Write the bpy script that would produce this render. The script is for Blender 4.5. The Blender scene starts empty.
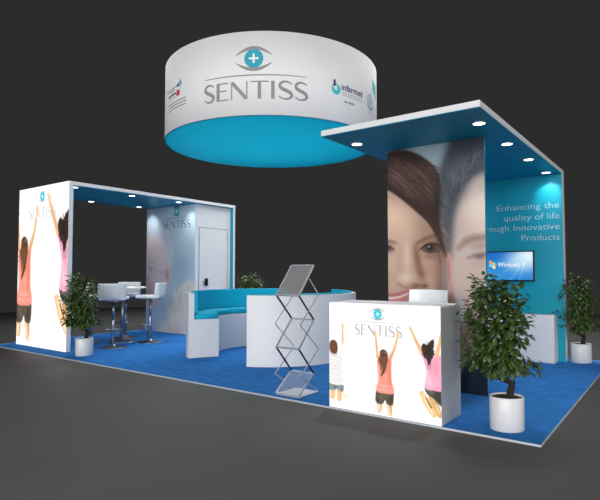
import bpy, bmesh, math, random
import numpy as np
from mathutils import Vector, Matrix

S = bpy.context.scene
COL = S.collection
PI = math.pi
R = math.radians
rnd = random.Random(7)

# ------------------------------------------------------------------ colour and materials
def lin(c):
    c = np.asarray(c, float) / 255.0
    return np.where(c <= 0.04045, c / 12.92, ((c + 0.055) / 1.055) ** 2.4)

def L4(c):
    l = lin(c)
    return (float(l[0]), float(l[1]), float(l[2]), 1.0)

def mat(name, rgb, rough=0.5, metal=0.0, var=0.04, scale=30.0, bump=0.0, bscale=120.0, spec=0.5, trans=0.0, alpha=1.0):
    """Principled material whose colour is gently varied by a noise texture."""
    m = bpy.data.materials.new(name); m.use_nodes = True
    nt = m.node_tree; b = nt.nodes['Principled BSDF']
    b.inputs['Roughness'].default_value = rough
    b.inputs['Metallic'].default_value = metal
    b.inputs['Specular IOR Level'].default_value = spec
    b.inputs['Transmission Weight'].default_value = trans
    b.inputs['Alpha'].default_value = alpha
    tc = nt.nodes.new('ShaderNodeTexCoord')
    nz = nt.nodes.new('ShaderNodeTexNoise'); nz.inputs['Scale'].default_value = scale; nz.inputs['Detail'].default_value = 4
    nt.links.new(tc.outputs['Object'], nz.inputs['Vector'])
    cr = nt.nodes.new('ShaderNodeValToRGB')
    l = lin(rgb)
    cr.color_ramp.elements[0].position = 0.3; cr.color_ramp.elements[1].position = 0.7
    cr.color_ramp.elements[0].color = (*[float(x) * (1 - var) for x in l], 1)
    cr.color_ramp.elements[1].color = (*[min(1.0, float(x) * (1 + var)) for x in l], 1)
    nt.links.new(nz.outputs['Fac'], cr.inputs['Fac'])
    nt.links.new(cr.outputs['Color'], b.inputs['Base Color'])
    if bump:
        n2 = nt.nodes.new('ShaderNodeTexNoise'); n2.inputs['Scale'].default_value = bscale; n2.inputs['Detail'].default_value = 6
        nt.links.new(tc.outputs['Object'], n2.inputs['Vector'])
        bp = nt.nodes.new('ShaderNodeBump'); bp.inputs['Strength'].default_value = bump; bp.inputs['Distance'].default_value = 0.01
        nt.links.new(n2.outputs['Fac'], bp.inputs['Height']); nt.links.new(bp.outputs['Normal'], b.inputs['Normal'])
    return m

def emit_mat(name, rgb, strength=1.0):
    m = bpy.data.materials.new(name); m.use_nodes = True
    b = m.node_tree.nodes['Principled BSDF']
    b.inputs['Base Color'].default_value = (0.02, 0.02, 0.02, 1)
    b.inputs['Emission Color'].default_value = L4(rgb)
    b.inputs['Emission Strength'].default_value = strength
    return m

def print_mat(name, glow, rough=0.45):
    """A printed surface; the print is held in the colour attribute 'ink'. Backlit prints give off light."""
    m = bpy.data.materials.new(name); m.use_nodes = True
    nt = m.node_tree; b = nt.nodes['Principled BSDF']
    at = nt.nodes.new('ShaderNodeAttribute'); at.attribute_name = 'ink'
    b.inputs['Roughness'].default_value = rough
    if glow:
        b.inputs['Base Color'].default_value = (0.02, 0.02, 0.02, 1)
        b.inputs['Specular IOR Level'].default_value = 0.1
        nt.links.new(at.outputs['Color'], b.inputs['Emission Color'])
        b.inputs['Emission Strength'].default_value = glow
    else:
        nt.links.new(at.outputs['Color'], b.inputs['Base Color'])
        b.inputs['Specular IOR Level'].default_value = 0.25
    return m

M = {}
M['counter'] = mat('counter_laminate', (178, 181, 182), 0.42, var=0.015, scale=6)
M['white'] = mat('white_laminate', (218, 219, 221), 0.42, var=0.015, scale=6)
M['whitepaint'] = mat('white_paint', (222, 224, 227), 0.5, var=0.015, scale=4)
M['fabric_white'] = mat('white_banner_fabric', (232, 232, 233), 0.85, var=0.015, scale=3, spec=0.1)
M['teal'] = mat('teal_paint', (8, 150, 174), 0.42, var=0.03, scale=3, spec=0.3)
M['soffit'] = mat('blue_soffit_paint', (0, 142, 174), 0.4, var=0.03, scale=3, spec=0.3)
M['seatfab'] = mat('turquoise_upholstery', (14, 168, 200), 0.75, var=0.05, scale=60, bump=0.15, bscale=300, spec=0.2)
M['carpet'] = mat('blue_carpet', (54, 124, 198), 0.95, var=0.16, scale=7, bump=0.6, bscale=420, spec=0.05)
M['alu'] = mat('brushed_aluminium', (204, 206, 210), 0.35, metal=0.55, var=0.05, scale=40)
M['alu_dark'] = mat('dark_anodised_bar', (88, 92, 102), 0.3, metal=1.0, var=0.06, scale=40)
M['chrome'] = mat('chrome', (158, 166, 176), 0.28, metal=1.0, var=0.02, scale=20)
M['trim'] = mat('aluminium_edge', (196, 202, 210), 0.4, metal=0.3, var=0.04)
M['floor'] = mat('dark_hall_floor', (76, 75, 74), 0.6, var=0.05, scale=1.3, spec=0.3)
M['stoolseat'] = mat('white_leatherette', (222, 226, 230), 0.4, var=0.02, scale=20)
M['pot'] = mat('white_glazed_pot', (214, 214, 216), 0.35, var=0.015)
M['soil'] = mat('potting_soil', (40, 31, 24), 0.95, var=0.3, scale=60, bump=0.6)
M['bark'] = mat('dark_bark', (34, 27, 22), 0.9, var=0.35, scale=40, bump=0.8, bscale=60)
M['leaf'] = mat('ficus_leaf', (60, 80, 36), 0.36, var=0.65, scale=22, spec=0.4)
M['grey_ink'] = mat('grey_ink', (140, 140, 141), 0.6, var=0.02)
M['cyan_ink'] = mat('cyan_ink', (22, 158, 182), 0.6, var=0.02)
M['white_ink'] = mat('white_ink', (236, 236, 236), 0.6, var=0.02)
M['slate_ink'] = mat('slate_ink', (92, 108, 120), 0.6, var=0.02)
M['lilac_ink'] = mat('pale_lettering', (172, 204, 218), 0.5, var=0.02)
M['navy_ink'] = mat('navy_ink', (52, 48, 110), 0.6, var=0.02)
M['red_ink'] = mat('red_ink', (205, 60, 84), 0.6, var=0.02)
M['aqua_ink'] = mat('aqua_ink', (60, 192, 196), 0.6, var=0.02)
M['pale_ink'] = mat('pale_grey_ink', (176, 180, 184), 0.6, var=0.02)
M['sky_ink'] = mat('sky_blue_ink', (110, 172, 200), 0.6, var=0.02)
M['black'] = mat('black_plastic', (14, 15, 18), 0.35, var=0.05)
M['groove'] = mat('shadow_gap_profile', (120, 124, 128), 0.6, var=0.02)
M['lens'] = emit_mat('lamp_lens', (255, 255, 255), 6.0)
M['acrylic'] = mat('frosted_acrylic_sheet', (186, 190, 196), 0.35, var=0.03, scale=200, alpha=0.18)
M['meshsheet'] = mat('grey_mesh_sheet', (142, 143, 145), 0.5, var=0.05, scale=300, alpha=0.6)

# ------------------------------------------------------------------ object helpers
def link(o):
    COL.objects.link(o); return o

def tag(o, label=None, cat=None, group=None, kind=None):
    if label: o['label'] = label
    if cat: o['category'] = cat
    if group: o['group'] = group
    if kind: o['kind'] = kind
    return o

def thing(name, label, cat, loc=(0, 0, 0), rz=0.0, group=None):
    o = link(bpy.data.objects.new(name, None))
    o.empty_display_size = 0.1
    o.location = loc; o.rotation_euler = (0, 0, rz)
    return tag(o, label, cat, group)

def dup(root, loc, rz, label, group=None):
    r = root.copy(); COL.objects.link(r); r.location = loc; r.rotation_euler = (0, 0, rz)
    r['label'] = label
    if group: r['group'] = group
    for ch in list(root.children):
        c = ch.copy(); COL.objects.link(c); c.parent = r
        for g in list(ch.children):
            d = g.copy(); COL.objects.link(d); d.parent = c
    return r

class MB:
    """Collects shapes into one bmesh; build() links them as one mesh object."""
    def __init__(s): s.bm = bmesh.new()
    def geom(s, vs, fs, smooth=False):
        v = [s.bm.verts.new(p) for p in vs]
        for f in fs:
            try:
                q = s.bm.faces.new([v[i] for i in f]); q.smooth = smooth
            except ValueError:
                pass
        return s
    def box(s, x0, y0, z0, x1, y1, z1, bev=0.0, seg=2):
        t = bmesh.new()
        bmesh.ops.create_cube(t, size=1.0)
        for v in t.verts:
            v.co = Vector(((x0 + x1) / 2 + v.co.x * (x1 - x0), (y0 + y1) / 2 + v.co.y * (y1 - y0), (z0 + z1) / 2 + v.co.z * (z1 - z0)))
        if bev:
            bmesh.ops.bevel(t, geom=list(t.edges), offset=bev, segments=seg, affect='EDGES', profile=0.5)
        return s.add(t)
    def add(s, t, mtx=None):
        t.verts.ensure_lookup_table(); t.verts.index_update()
        vs = [(mtx @ v.co) if mtx else v.co.copy() for v in t.verts]
        s.geom(vs, [[v.index for v in f.verts] for f in t.faces], False)
        t.free(); return s
    def bar(s, a, b, w, h, up=(0, 0, 1)):
        """rectangular bar from a to b"""
        a = Vector(a); b = Vector(b); d = (b - a).normalized(); up = Vector(up)
        sx = d.cross(up).normalized() * w / 2; sy = sx.cross(d).normalized() * h / 2
        vs = [p + i * sx + j * sy for p in (a, b) for i, j in ((-1, -1), (1, -1), (1, 1), (-1, 1))]
        return s.geom(vs, [(0, 1, 2, 3), (7, 6, 5, 4), (0, 4, 5, 1), (1, 5, 6, 2), (2, 6, 7, 3), (3, 7, 4, 0)])
    def tube(s, pts, rad, n=10, caps=True):
        pts = [Vector(p) for p in pts]
        rr = rad if isinstance(rad, (list, tuple)) else [rad] * len(pts)
        vs = []; prev = None
        for i, p in enumerate(pts):
            d = (pts[min(i + 1, len(pts) - 1)] - pts[max(i - 1, 0)]).normalized()
            if prev is None:
                prev = d.cross(Vector((0.31, 0.2, 0.93))) if abs(d.z) < 0.9 else d.cross(Vector((1, 0, 0)))
            u = (prev - d * prev.dot(d)).normalized(); w = d.cross(u); prev = u
            vs += [p + (u * math.cos(2 * PI * k / n) + w * math.sin(2 * PI * k / n)) * rr[i] for k in range(n)]
        fs = [(i * n + k, i * n + (k + 1) % n, (i + 1) * n + (k + 1) % n, (i + 1) * n + k) for i in range(len(pts) - 1) for k in range(n)]
        s.geom(vs, fs, True)
        if caps:
            m = len(pts) - 1
            s.geom(vs[:n], [tuple(reversed(range(n)))]); s.geom(vs[m * n:], [tuple(range(n))])
        return s
    def lathe(s, prof, n=40, cx=0, cy=0, sx=1.0, sy=1.0, smooth=True):
        """prof: list of (r, z); closed at r == 0 ends"""
        vs = []; ring = []
        for r, z in prof:
            if r < 1e-6:
                ring.append([len(vs)] * n); vs.append((cx, cy, z))
            else:
                ring.append(list(range(len(vs), len(vs) + n)))
                vs += [(cx + r * sx * math.cos(2 * PI * k / n), cy + r * sy * math.sin(2 * PI * k / n), z) for k in range(n)]
        fs = []
        for a, b in zip(ring, ring[1:]):
            for k in range(n):
                f = []
                for i in (a[k], a[(k + 1) % n], b[(k + 1) % n], b[k]):
                    if i not in f: f.append(i)
                if len(f) > 2: fs.append(tuple(f))
        return s.geom(vs, fs, smooth)
    def arc_sweep(s, prof, c, a0, a1, n=40, smooth=False):
        """sweep a closed (r, z) outline round centre c from a0 to a1 (radians), capped at both ends"""
        k = len(prof); vs = []
        for i in range(n + 1):
            t = a0 + (a1 - a0) * i / n
            vs += [(c[0] + r * math.cos(t), c[1] + r * math.sin(t), z) for r, z in prof]
        fs = [(i * k + j, (i + 1) * k + j, (i + 1) * k + (j + 1) % k, i * k + (j + 1) % k) for i in range(n) for j in range(k)]
        fs += [tuple(range(k)), tuple(reversed([n * k + j for j in range(k)]))]
        return s.geom(vs, fs, smooth)
    def build(s, name, m, parent=None, off=(0, 0, 0), auto=True, label=None, kind=None, normals=True):
        bm = s.bm
        if any(off):
            bmesh.ops.translate(bm, vec=-Vector(off), verts=bm.verts)
        if normals: bmesh.ops.recalc_face_normals(bm, faces=bm.faces)
        me = bpy.data.meshes.new(name); bm.to_mesh(me); bm.free()
        me.materials.append(m)
        o = link(bpy.data.objects.new(name, me))
        if parent is not None: o.parent = parent
        if label: o['label'] = label
        if kind: o['kind'] = kind
        return o

# ------------------------------------------------------------------ lettering and emblem outlines
def band(pts, ws):
    """quads along a polyline with a width at each point"""
    out = []; P = [np.array(p, float) for p in pts]; Lf = []; Rt = []
    for i, p in enumerate(P):
        d = P[min(i + 1, len(P) - 1)] - P[max(i - 1, 0)]; d = d / (np.linalg.norm(d) + 1e-12)
        nrm = np.array([-d[1], d[0]]); w = ws[i] / 2
        Lf.append(p + nrm * w); Rt.append(p - nrm * w)
    for i in range(len(P) - 1):
        out.append([tuple(Lf[i]), tuple(Rt[i]), tuple(Rt[i + 1]), tuple(Lf[i + 1])])
    return out

def line(a, b, w, n=4):
    return band([(a[0] + (b[0] - a[0]) * i / n, a[1] + (b[1] - a[1]) * i / n) for i in range(n + 1)], [w] * (n + 1))

def letter_S(x0, x1, h):
    w = x1 - x0; pts = []; ws = []
    ctrl = [(.93, .84), (.80, .93), (.55, .985), (.28, .95), (.10, .82), (.12, .66), (.33, .55), (.62, .46), (.86, .34), (.92, .19), (.76, .055), (.46, .01), (.20, .06), (.03, .17)]
    wd = [.012, .014, .017, .021, .026, .031, .034, .035, .033, .029, .022, .016, .013, .011]
    for i in range(len(ctrl) - 1):
        p0 = ctrl[max(i - 1, 0)]; p1 = ctrl[i]; p2 = ctrl[i + 1]; p3 = ctrl[min(i + 2, len(ctrl) - 1)]
        for k in range(4):
            t = k / 4
            q = [0.5 * ((2 * p1[j]) + (-p0[j] + p2[j]) * t + (2 * p0[j] - 5 * p1[j] + 4 * p2[j] - p3[j]) * t * t + (-p0[j] + 3 * p1[j] - 3 * p2[j] + p3[j]) * t ** 3) for j in (0, 1)]
            pts.append((x0 + q[0] * w, q[1] * h)); ws.append((wd[i] * (1 - t) + wd[i + 1] * t) * .95)
    pts.append((x0 + ctrl[-1][0] * w, ctrl[-1][1] * h)); ws.append(wd[-1])
    return band(pts, ws)

def wordmark():
    """the seven capital letters, 1 wide, baseline at 0: thick and thin strokes"""
    h = .167; q = []
    q += letter_S(0, .108, h)
    q += line((.150, 0), (.150, h), .031) + line((.150, h - .005), (.252, h - .005), .011) + line((.150, h * .54), (.238, h * .54), .011) + line((.150, .005), (.258, .005), .011)
    q += line((.289, 0), (.289, h), .011) + line((.292, h - .006), (.430, .006), .033, 6) + line((.434, 0), (.434, h), .011)
    q += line((.466, h - .006), (.636, h - .006), .012, 6) + line((.551, 0), (.551, h), .031)
    q += line((.674, 0), (.674, h), .031)
    q += letter_S(.726, .856, h) + letter_S(.876, 1.0, h)
    return q

def emblem():
    """(grey, cyan, white) quads: eye arcs and rule, disc, plus sign"""
    g = []; cx, cz = .498, .376
    n = 24
    for sgn, hh in ((1, .115), (-1, -.118)):
        up = []; lo = []
        for i in range(n + 1):
            t = -1 + 2 * i / n
            x = cx + .170 * t
            zc = cz + sgn * .036 + (hh - sgn * .036) * (1 - abs(t) ** 2.0)
            th = .030 * (1 - t * t) ** .8 + .003
            up.append((x, zc)); lo.append((x, zc - sgn * th))
        g += [[up[i], lo[i], lo[i + 1], up[i + 1]] for i in range(n)]
    n = 30
    pts = [(0.002 + .99 * i / n, .222) for i in range(n + 1)]
    g += band(pts, [.006 + .005 * math.sin(PI * i / n) for i in range(n + 1)])
    c = []; r = .088
    for i in range(36):
        a0 = 2 * PI * i / 36; a1 = 2 * PI * (i + 1) / 36
        for r0, r1 in ((0.0, .045), (.045, r)):
            c.append([(cx + r0 * math.cos(a0), cz + r0 * math.sin(a0)), (cx + r1 * math.cos(a0), cz + r1 * math.sin(a0)), (cx + r1 * math.cos(a1), cz + r1 * math.sin(a1)), (cx + r0 * math.cos(a1), cz + r0 * math.sin(a1))])
    w = line((cx - .045, cz), (cx + .045, cz), .020) + line((cx, cz - .045), (cx, cz + .045), .020)
    return g, c, w

def decal(quads, fn, name, m, parent, off=(0, 0, 0)):
    b = MB()
    for q in quads:
        b.geom([fn(*p) for p in q], [tuple(range(len(q)))])
    bmesh.ops.remove_doubles(b.bm, verts=b.bm.verts, dist=1e-5)
    return b.build(name, m, parent, off, normals=False)

def text_mesh(txt, width=None, height=None, align='LEFT', weight=0.0):
    """glyph triangles of the built-in font as [polygon, ...], scaled to a width or a cap height"""
    cu = bpy.data.curves.new('glyphs', 'FONT'); cu.body = txt; cu.size = 1.0; cu.resolution_u = 3; cu.offset = weight
    o = link(bpy.data.objects.new('glyphs', cu))
    bpy.context.view_layer.update()
    dg = bpy.context.evaluated_depsgraph_get()
    me = bpy.data.meshes.new_from_object(o.evaluated_get(dg))
    xy = np.array([v.co[:2] for v in me.vertices]); polys = [list(p.vertices) for p in me.polygons]
    bpy.data.objects.remove(o); bpy.data.curves.remove(cu); bpy.data.meshes.remove(me)
    x0, x1 = xy[:, 0].min(), xy[:, 0].max()
    sx = width / (x1 - x0) if width else height / 0.70
    sz = height / 0.70 if height else sx
    xy = (xy - [x0, 0]) * [sx, sz]
    if align == 'RIGHT': xy[:, 0] -= (x1 - x0) * sx
    return [[tuple(xy[i]) for i in p] for p in polys]

def rect(x0, z0, x1, z1, n=4):
    return [[(x0 + (x1 - x0) * i / n, z0), (x0 + (x1 - x0) * (i + 1) / n, z0), (x0 + (x1 - x0) * (i + 1) / n, z1), (x0 + (x1 - x0) * i / n, z1)] for i in range(n)]

def place(quads, sx, ox, oz, sz=None):
    sz = sz or sx
    return [[(p[0] * sx + ox, p[1] * sz + oz) for p in q] for q in quads]

# ------------------------------------------------------------------ printed artwork: a small painter on a grid
class Print:
    def __init__(s, w, h, cell, bg=(255, 255, 255)):
        s.w, s.h = w, h
        s.nx, s.nz = int(round(w / cell)) + 1, int(round(h / cell)) + 1
        s.cell = w / (s.nx - 1)
        s.X, s.Z = np.meshgrid(np.linspace(0, w, s.nx), np.linspace(0, h, s.nz))
        s.c = np.ones((s.nz, s.nx, 3)) * np.array(bg, float)
        s.T = (1.0, 0.0, 0.0)
    def tr(s, pts):
        k, ox, oz = s.T
        return np.array([(p[0] * k + ox, p[1] * k + oz) for p in pts], float)
    def blend(s, a, col, alpha=1.0):
        a = np.clip(a, 0, 1)[..., None] * alpha
        s.c = s.c * (1 - a) + np.array(col, float) * a
    @staticmethod
    def inside(px, pz, P):
        m = np.zeros(px.shape, bool); n = len(P)
        for i in range(n):
            x0, z0 = P[i]; x1, z1 = P[(i + 1) % n]
            if z0 == z1: continue
            m ^= ((z0 > pz) != (z1 > pz)) & (px < (x1 - x0) * (pz - z0) / (z1 - z0) + x0)
        return m
    @staticmethod
    def spline(P, n=6):
        P = np.asarray(P, float); m = len(P); o = []
        for i in range(m):
            p0, p1, p2, p3 = P[(i - 1) % m], P[i], P[(i + 1) % m], P[(i + 2) % m]
            for k in range(n):
                t = k / n
                o.append(0.5 * (2 * p1 + (p2 - p0) * t + (2 * p0 - 5 * p1 + 4 * p2 - p3) * t * t + (3 * p1 - p0 - 3 * p2 + p3) * t ** 3))
        return np.array(o)
    def blur(s, a, sig):
        k = sig / s.cell
        if k < 0.3: return a
        n = int(math.ceil(3 * k)); g = np.exp(-0.5 * (np.arange(-n, n + 1) / k) ** 2); g /= g.sum()
        a = np.pad(a, n, mode='edge')
        a = sum(g[i] * a[i:a.shape[0] - 2 * n + i, :] for i in range(2 * n + 1))
        return sum(g[i] * a[:, i:a.shape[1] - 2 * n + i] for i in range(2 * n + 1))
    def mask(s, P):
        a = np.zeros(s.X.shape); o = s.cell / 3
        x0, x1 = P[:, 0].min() - s.cell, P[:, 0].max() + s.cell; z0, z1 = P[:, 1].min() - s.cell, P[:, 1].max() + s.cell
        i0, i1 = np.searchsorted(s.X[0], [x0, x1]); j0, j1 = np.searchsorted(s.Z[:, 0], [z0, z1])
        if i1 <= i0 or j1 <= j0: return a
        sx, sz = s.X[j0:j1, i0:i1], s.Z[j0:j1, i0:i1]
        for dx in (-o, 0, o):
            for dz in (-o, 0, o):
                a[j0:j1, i0:i1] += s.inside(sx + dx, sz + dz, P)
        return a / 9
    def poly(s, pts, col, soft=0.0, alpha=1.0, smooth=True):
        P = s.tr(pts)
        if smooth: P = s.spline(P)
        a = s.mask(P)
        if soft: a = s.blur(a, soft * s.T[0])
        s.blend(a, col, alpha); return a
    def quads(s, qs, col, alpha=1.0):
        a = np.zeros(s.X.shape)
        for q in qs: a = a + s.mask(np.asarray(q, float))
        s.blend(a, col, alpha)
    def limb(s, pts, rad, col, soft=0.004, alpha=1.0):
        P = s.tr(pts); k = s.T[0]; d = np.full(s.X.shape, 1e9)
        for i in range(len(P) - 1):
            a, b = P[i], P[i + 1]; v = b - a
            t = np.clip(((s.X - a[0]) * v[0] + (s.Z - a[1]) * v[1]) / (v @ v + 1e-12), 0, 1)
            r = (rad[i] + (rad[i + 1] - rad[i]) * t) * k
            d = np.minimum(d, np.hypot(s.X - a[0] - v[0] * t, s.Z - a[1] - v[1] * t) - r)
        s.blend(0.5 - d / (2 * max(soft * k, s.cell * .6)), col, alpha)
    def glow(s, x, z, rx, rz, col, alpha=1.0, ang=0.0):
        (x, z), = s.tr([(x, z)]); k = s.T[0]; c, n = math.cos(ang), math.sin(ang)
        u = ((s.X - x) * c + (s.Z - z) * n) / (rx * k); v = (-(s.X - x) * n + (s.Z - z) * c) / (rz * k)
        s.blend(np.exp(-(u * u + v * v)), col, alpha)
    def build(s, name, x0, y, z0, m, parent, off):
        vs = np.stack([s.X + x0 - off[0], np.full(s.X.shape, y - off[1]), s.Z + z0 - off[2]], -1).reshape(-1, 3)
        i = np.arange(s.nz * s.nx).reshape(s.nz, s.nx)
        f = np.stack([i[:-1, :-1], i[:-1, 1:], i[1:, 1:], i[1:, :-1]], -1).reshape(-1, 4)
        me = bpy.data.meshes.new(name)
        me.vertices.add(len(vs)); me.vertices.foreach_set('co', vs.ravel())
        me.loops.add(f.size); me.loops.foreach_set('vertex_index', f.ravel().astype(np.int32))
        me.polygons.add(len(f)); me.polygons.foreach_set('loop_start', np.arange(0, f.size, 4, dtype=np.int32))
        me.update(calc_edges=True)
        at = me.attributes.new('ink', 'FLOAT_COLOR', 'POINT')
        rgba = np.ones((len(vs), 4), np.float32); rgba[:, :3] = lin(np.clip(s.c, 0, 255)).reshape(-1, 3)
        at.data.foreach_set('color', rgba.ravel())
        me.materials.append(m); me.validate()
        o = link(bpy.data.objects.new(name, me)); o.parent = parent
        return o

SKIN = (232, 178, 122); SKIN_D = (205, 142, 88)
def hand(p, x, z, lean=0.0):
    c = (244, 200, 156)
    p.limb([(x, z - .016), (x + lean * .004, z + .002)], [.009, .0105], c)
    for k in (-2, -1, 0, 1):
        p.limb([(x + .003 * k, z), (x + .009 * k + lean * .012, z + .028 - .003 * abs(k))], [.0036, .0026], c, soft=.002)
    p.limb([(x + .008, z - .008), (x + .020, z + .008)], [.0036, .0026], c, soft=.002)
    p.limb([(x - .005, z - .01), (x - .006, z + .004)], [.002, .002], SKIN_D, soft=.002, alpha=.7)

SKIN = (238, 188, 136)
SKIN_L = (252, 222, 180)
def girl_coral(p):
    p.limb([(.470, .675), (.478, .59), (.490, .49)], [.0075, .0105, .015], SKIN); hand(p, .469, .683, -.5)
    p.limb([(.675, .672), (.650, .58), (.603, .475)], [.0075, .0115, .017], SKIN); hand(p, .676, .683, .5)
    p.limb([(.473, .66), (.482, .56)], [.0025, .0035], SKIN_D, alpha=.7); p.limb([(.668, .64), (.64, .55), (.605, .49)], [.0025, .004, .005], SKIN_D, alpha=.7); p.limb([(.655, .61), (.635, .56)], [.003, .004], SKIN_L, alpha=.7)
    p.limb([(.503, .115), (.502, .040)], [.026, .020], (238, 192, 140)); p.limb([(.590, .115), (.602, .030)], [.028, .020], (238, 192, 140))
    p.limb([(.497, .10), (.497, .045)], [.010, .009], (255, 232, 200), alpha=.9); p.limb([(.580, .10), (.590, .04)], [.009, .008], (255, 230, 196), alpha=.9); p.limb([(.606, .10), (.617, .035)], [.005, .005], (206, 146, 92), alpha=.8); p.limb([(.521, .10), (.516, .05)], [.005, .004], (210, 150, 96), alpha=.7)
    p.limb([(.604, .028), (.618, .012)], [.012, .008], (244, 206, 160))
    p.poly([(.478, .205), (.56, .19), (.632, .212), (.632, .12), (.612, .098), (.575, .104), (.556, .135), (.535, .102), (.49, .096), (.466, .12), (.468, .165)], (84, 76, 64), .002)
    p.glow(.52, .15, .02, .03, (112, 102, 86), .7); p.glow(.605, .14, .02, .04, (52, 46, 40), .7); p.glow(.49, .12, .012, .02, (58, 52, 46), .7); p.glow(.57, .16, .012, .02, (104, 94, 78), .6)
    p.poly([(.489, .49), (.505, .478), (.56, .468), (.598, .482), (.618, .462), (.612, .40), (.616, .31), (.638, .205), (.56, .188), (.478, .202), (.494, .30), (.486, .40)], (246, 146, 124), .002)
    p.glow(.60, .37, .018, .12, (228, 112, 94), .7); p.glow(.503, .35, .010, .10, (255, 186, 168), .7); p.glow(.55, .235, .09, .03, (255, 182, 168), .8); p.glow(.56, .31, .03, .04, (255, 168, 150), .6)
    p.limb([(.495, .238), (.56, .228), (.625, .242)], [.003, .003, .003], (224, 112, 98), alpha=.75); p.limb([(.575, .30), (.60, .26)], [.003, .003], (226, 114, 98), alpha=.6)
    p.limb([(.53, .33), (.548, .27)], [.003, .002], (230, 122, 104), alpha=.5)
    p.poly([(.512, .50), (.512, .535), (.535, .554), (.562, .550), (.582, .522), (.584, .475), (.572, .43), (.560, .385), (.538, .345), (.515, .328), (.538, .395), (.528, .42), (.508, .44), (.500, .47)], (76, 48, 34), .003)
    for i in range(26):
        t = i / 25
        p.limb([(.515 + .062 * t, .535 - .02 * abs(t - .5)), (.507 + .074 * t, .475), (.512 + .055 * t, .405 - .05 * ((i * 7) % 5) / 5)], [.0016, .0024, .0008], ((150, 96, 58), (38, 24, 20), (104, 66, 44), (176, 116, 72))[i % 4], alpha=.8)
    p.glow(.556, .535, .012, .010, (140, 122, 110), .7); p.glow(.545, .51, .02, .012, (50, 32, 26), .6)
    for a, b in (((.500, .455), (.470, .445)), ((.502, .475), (.476, .492)), ((.503, .44), (.482, .425)), ((.525, .40), (.512, .37))):
        p.limb([a, b], [.003, .001], (120, 74, 46), alpha=.75)

def girl_pink(p):
    p.limb([(.800, .73), (.838, .65), (.893, .55)], [.0085, .013, .019], SKIN); hand(p, .797, .742, -.8)
    p.limb([(1.062, .76), (1.04, .66), (1.012, .54)], [.0085, .013, .019], SKIN); hand(p, 1.063, .768, .4)
    p.limb([(.815, .70), (.865, .60)], [.003, .004], SKIN_D, alpha=.6)
    p.limb([(.965, .205), (1.005, .14), (1.035, .085)], [.026, .026, .022], (224, 172, 112)); p.limb([(1.0, .16), (1.03, .10)], [.008, .008], (248, 212, 160), alpha=.8)
    p.limb([(.885, .236), (.925, .165), (.985, .085)], [.020, .028, .026], (238, 194, 136)); p.limb([(.892, .225), (.93, .15), (.975, .085)], [.008, .010, .010], (255, 226, 180), alpha=.9)
    p.limb([(.918, .205), (.962, .135)], [.004, .007], (112, 76, 42), alpha=.85)
    p.poly([(.913, .288), (1.0, .275), (1.07, .28), (1.07, .15), (1.03, .165), (.985, .205), (.93, .235)], (70, 64, 58), .002); p.glow(1.02, .22, .02, .04, (44, 40, 36), .7); p.glow(.97, .25, .02, .015, (98, 90, 80), .7)
    p.poly([(.882, .55), (.915, .54), (.96, .525), (1.02, .545), (1.07, .54), (1.06, .40), (1.06, .28), (.98, .27), (.912, .283), (.925, .38), (.915, .46)], (246, 168, 192), .002)
    p.glow(.95, .33, .03, .06, (255, 204, 220), .8); p.glow(.935, .42, .012, .06, (255, 206, 222), .7); p.limb([(.93, .30), (.99, .285), (1.05, .295)], [.003, .003, .003], (228, 140, 168), alpha=.6); p.limb([(.96, .42), (.985, .34)], [.003, .003], (230, 146, 172), alpha=.6); p.glow(1.0, .45, .02, .06, (226, 138, 166), .6); p.limb([(.93, .47), (.945, .40)], [.004, .002], (226, 138, 166), alpha=.6)
    p.poly([(.884, .60), (.90, .632), (.93, .622), (.955, .65), (.985, .672), (.992, .64), (.985, .60), (.992, .555), (.972, .52), (.955, .475), (.94, .468), (.93, .505), (.905, .53), (.893, .56)], (38, 25, 20), .003)
    for i in range(26):
        a = i * .45
        p.limb([(.94 + .03 * math.cos(a), .58 + .04 * math.sin(a)), (.943 + .056 * math.cos(a + .5), .58 + .075 * math.sin(a + .5))], [.0028, .001], ((92, 62, 44), (22, 15, 14), (58, 38, 28))[i % 3], alpha=.85)
    for x in (.94, .952, .963):
        p.limb([(x, .49), (x - .002, .43)], [.002, .001], (70, 40, 34), alpha=.7)

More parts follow.
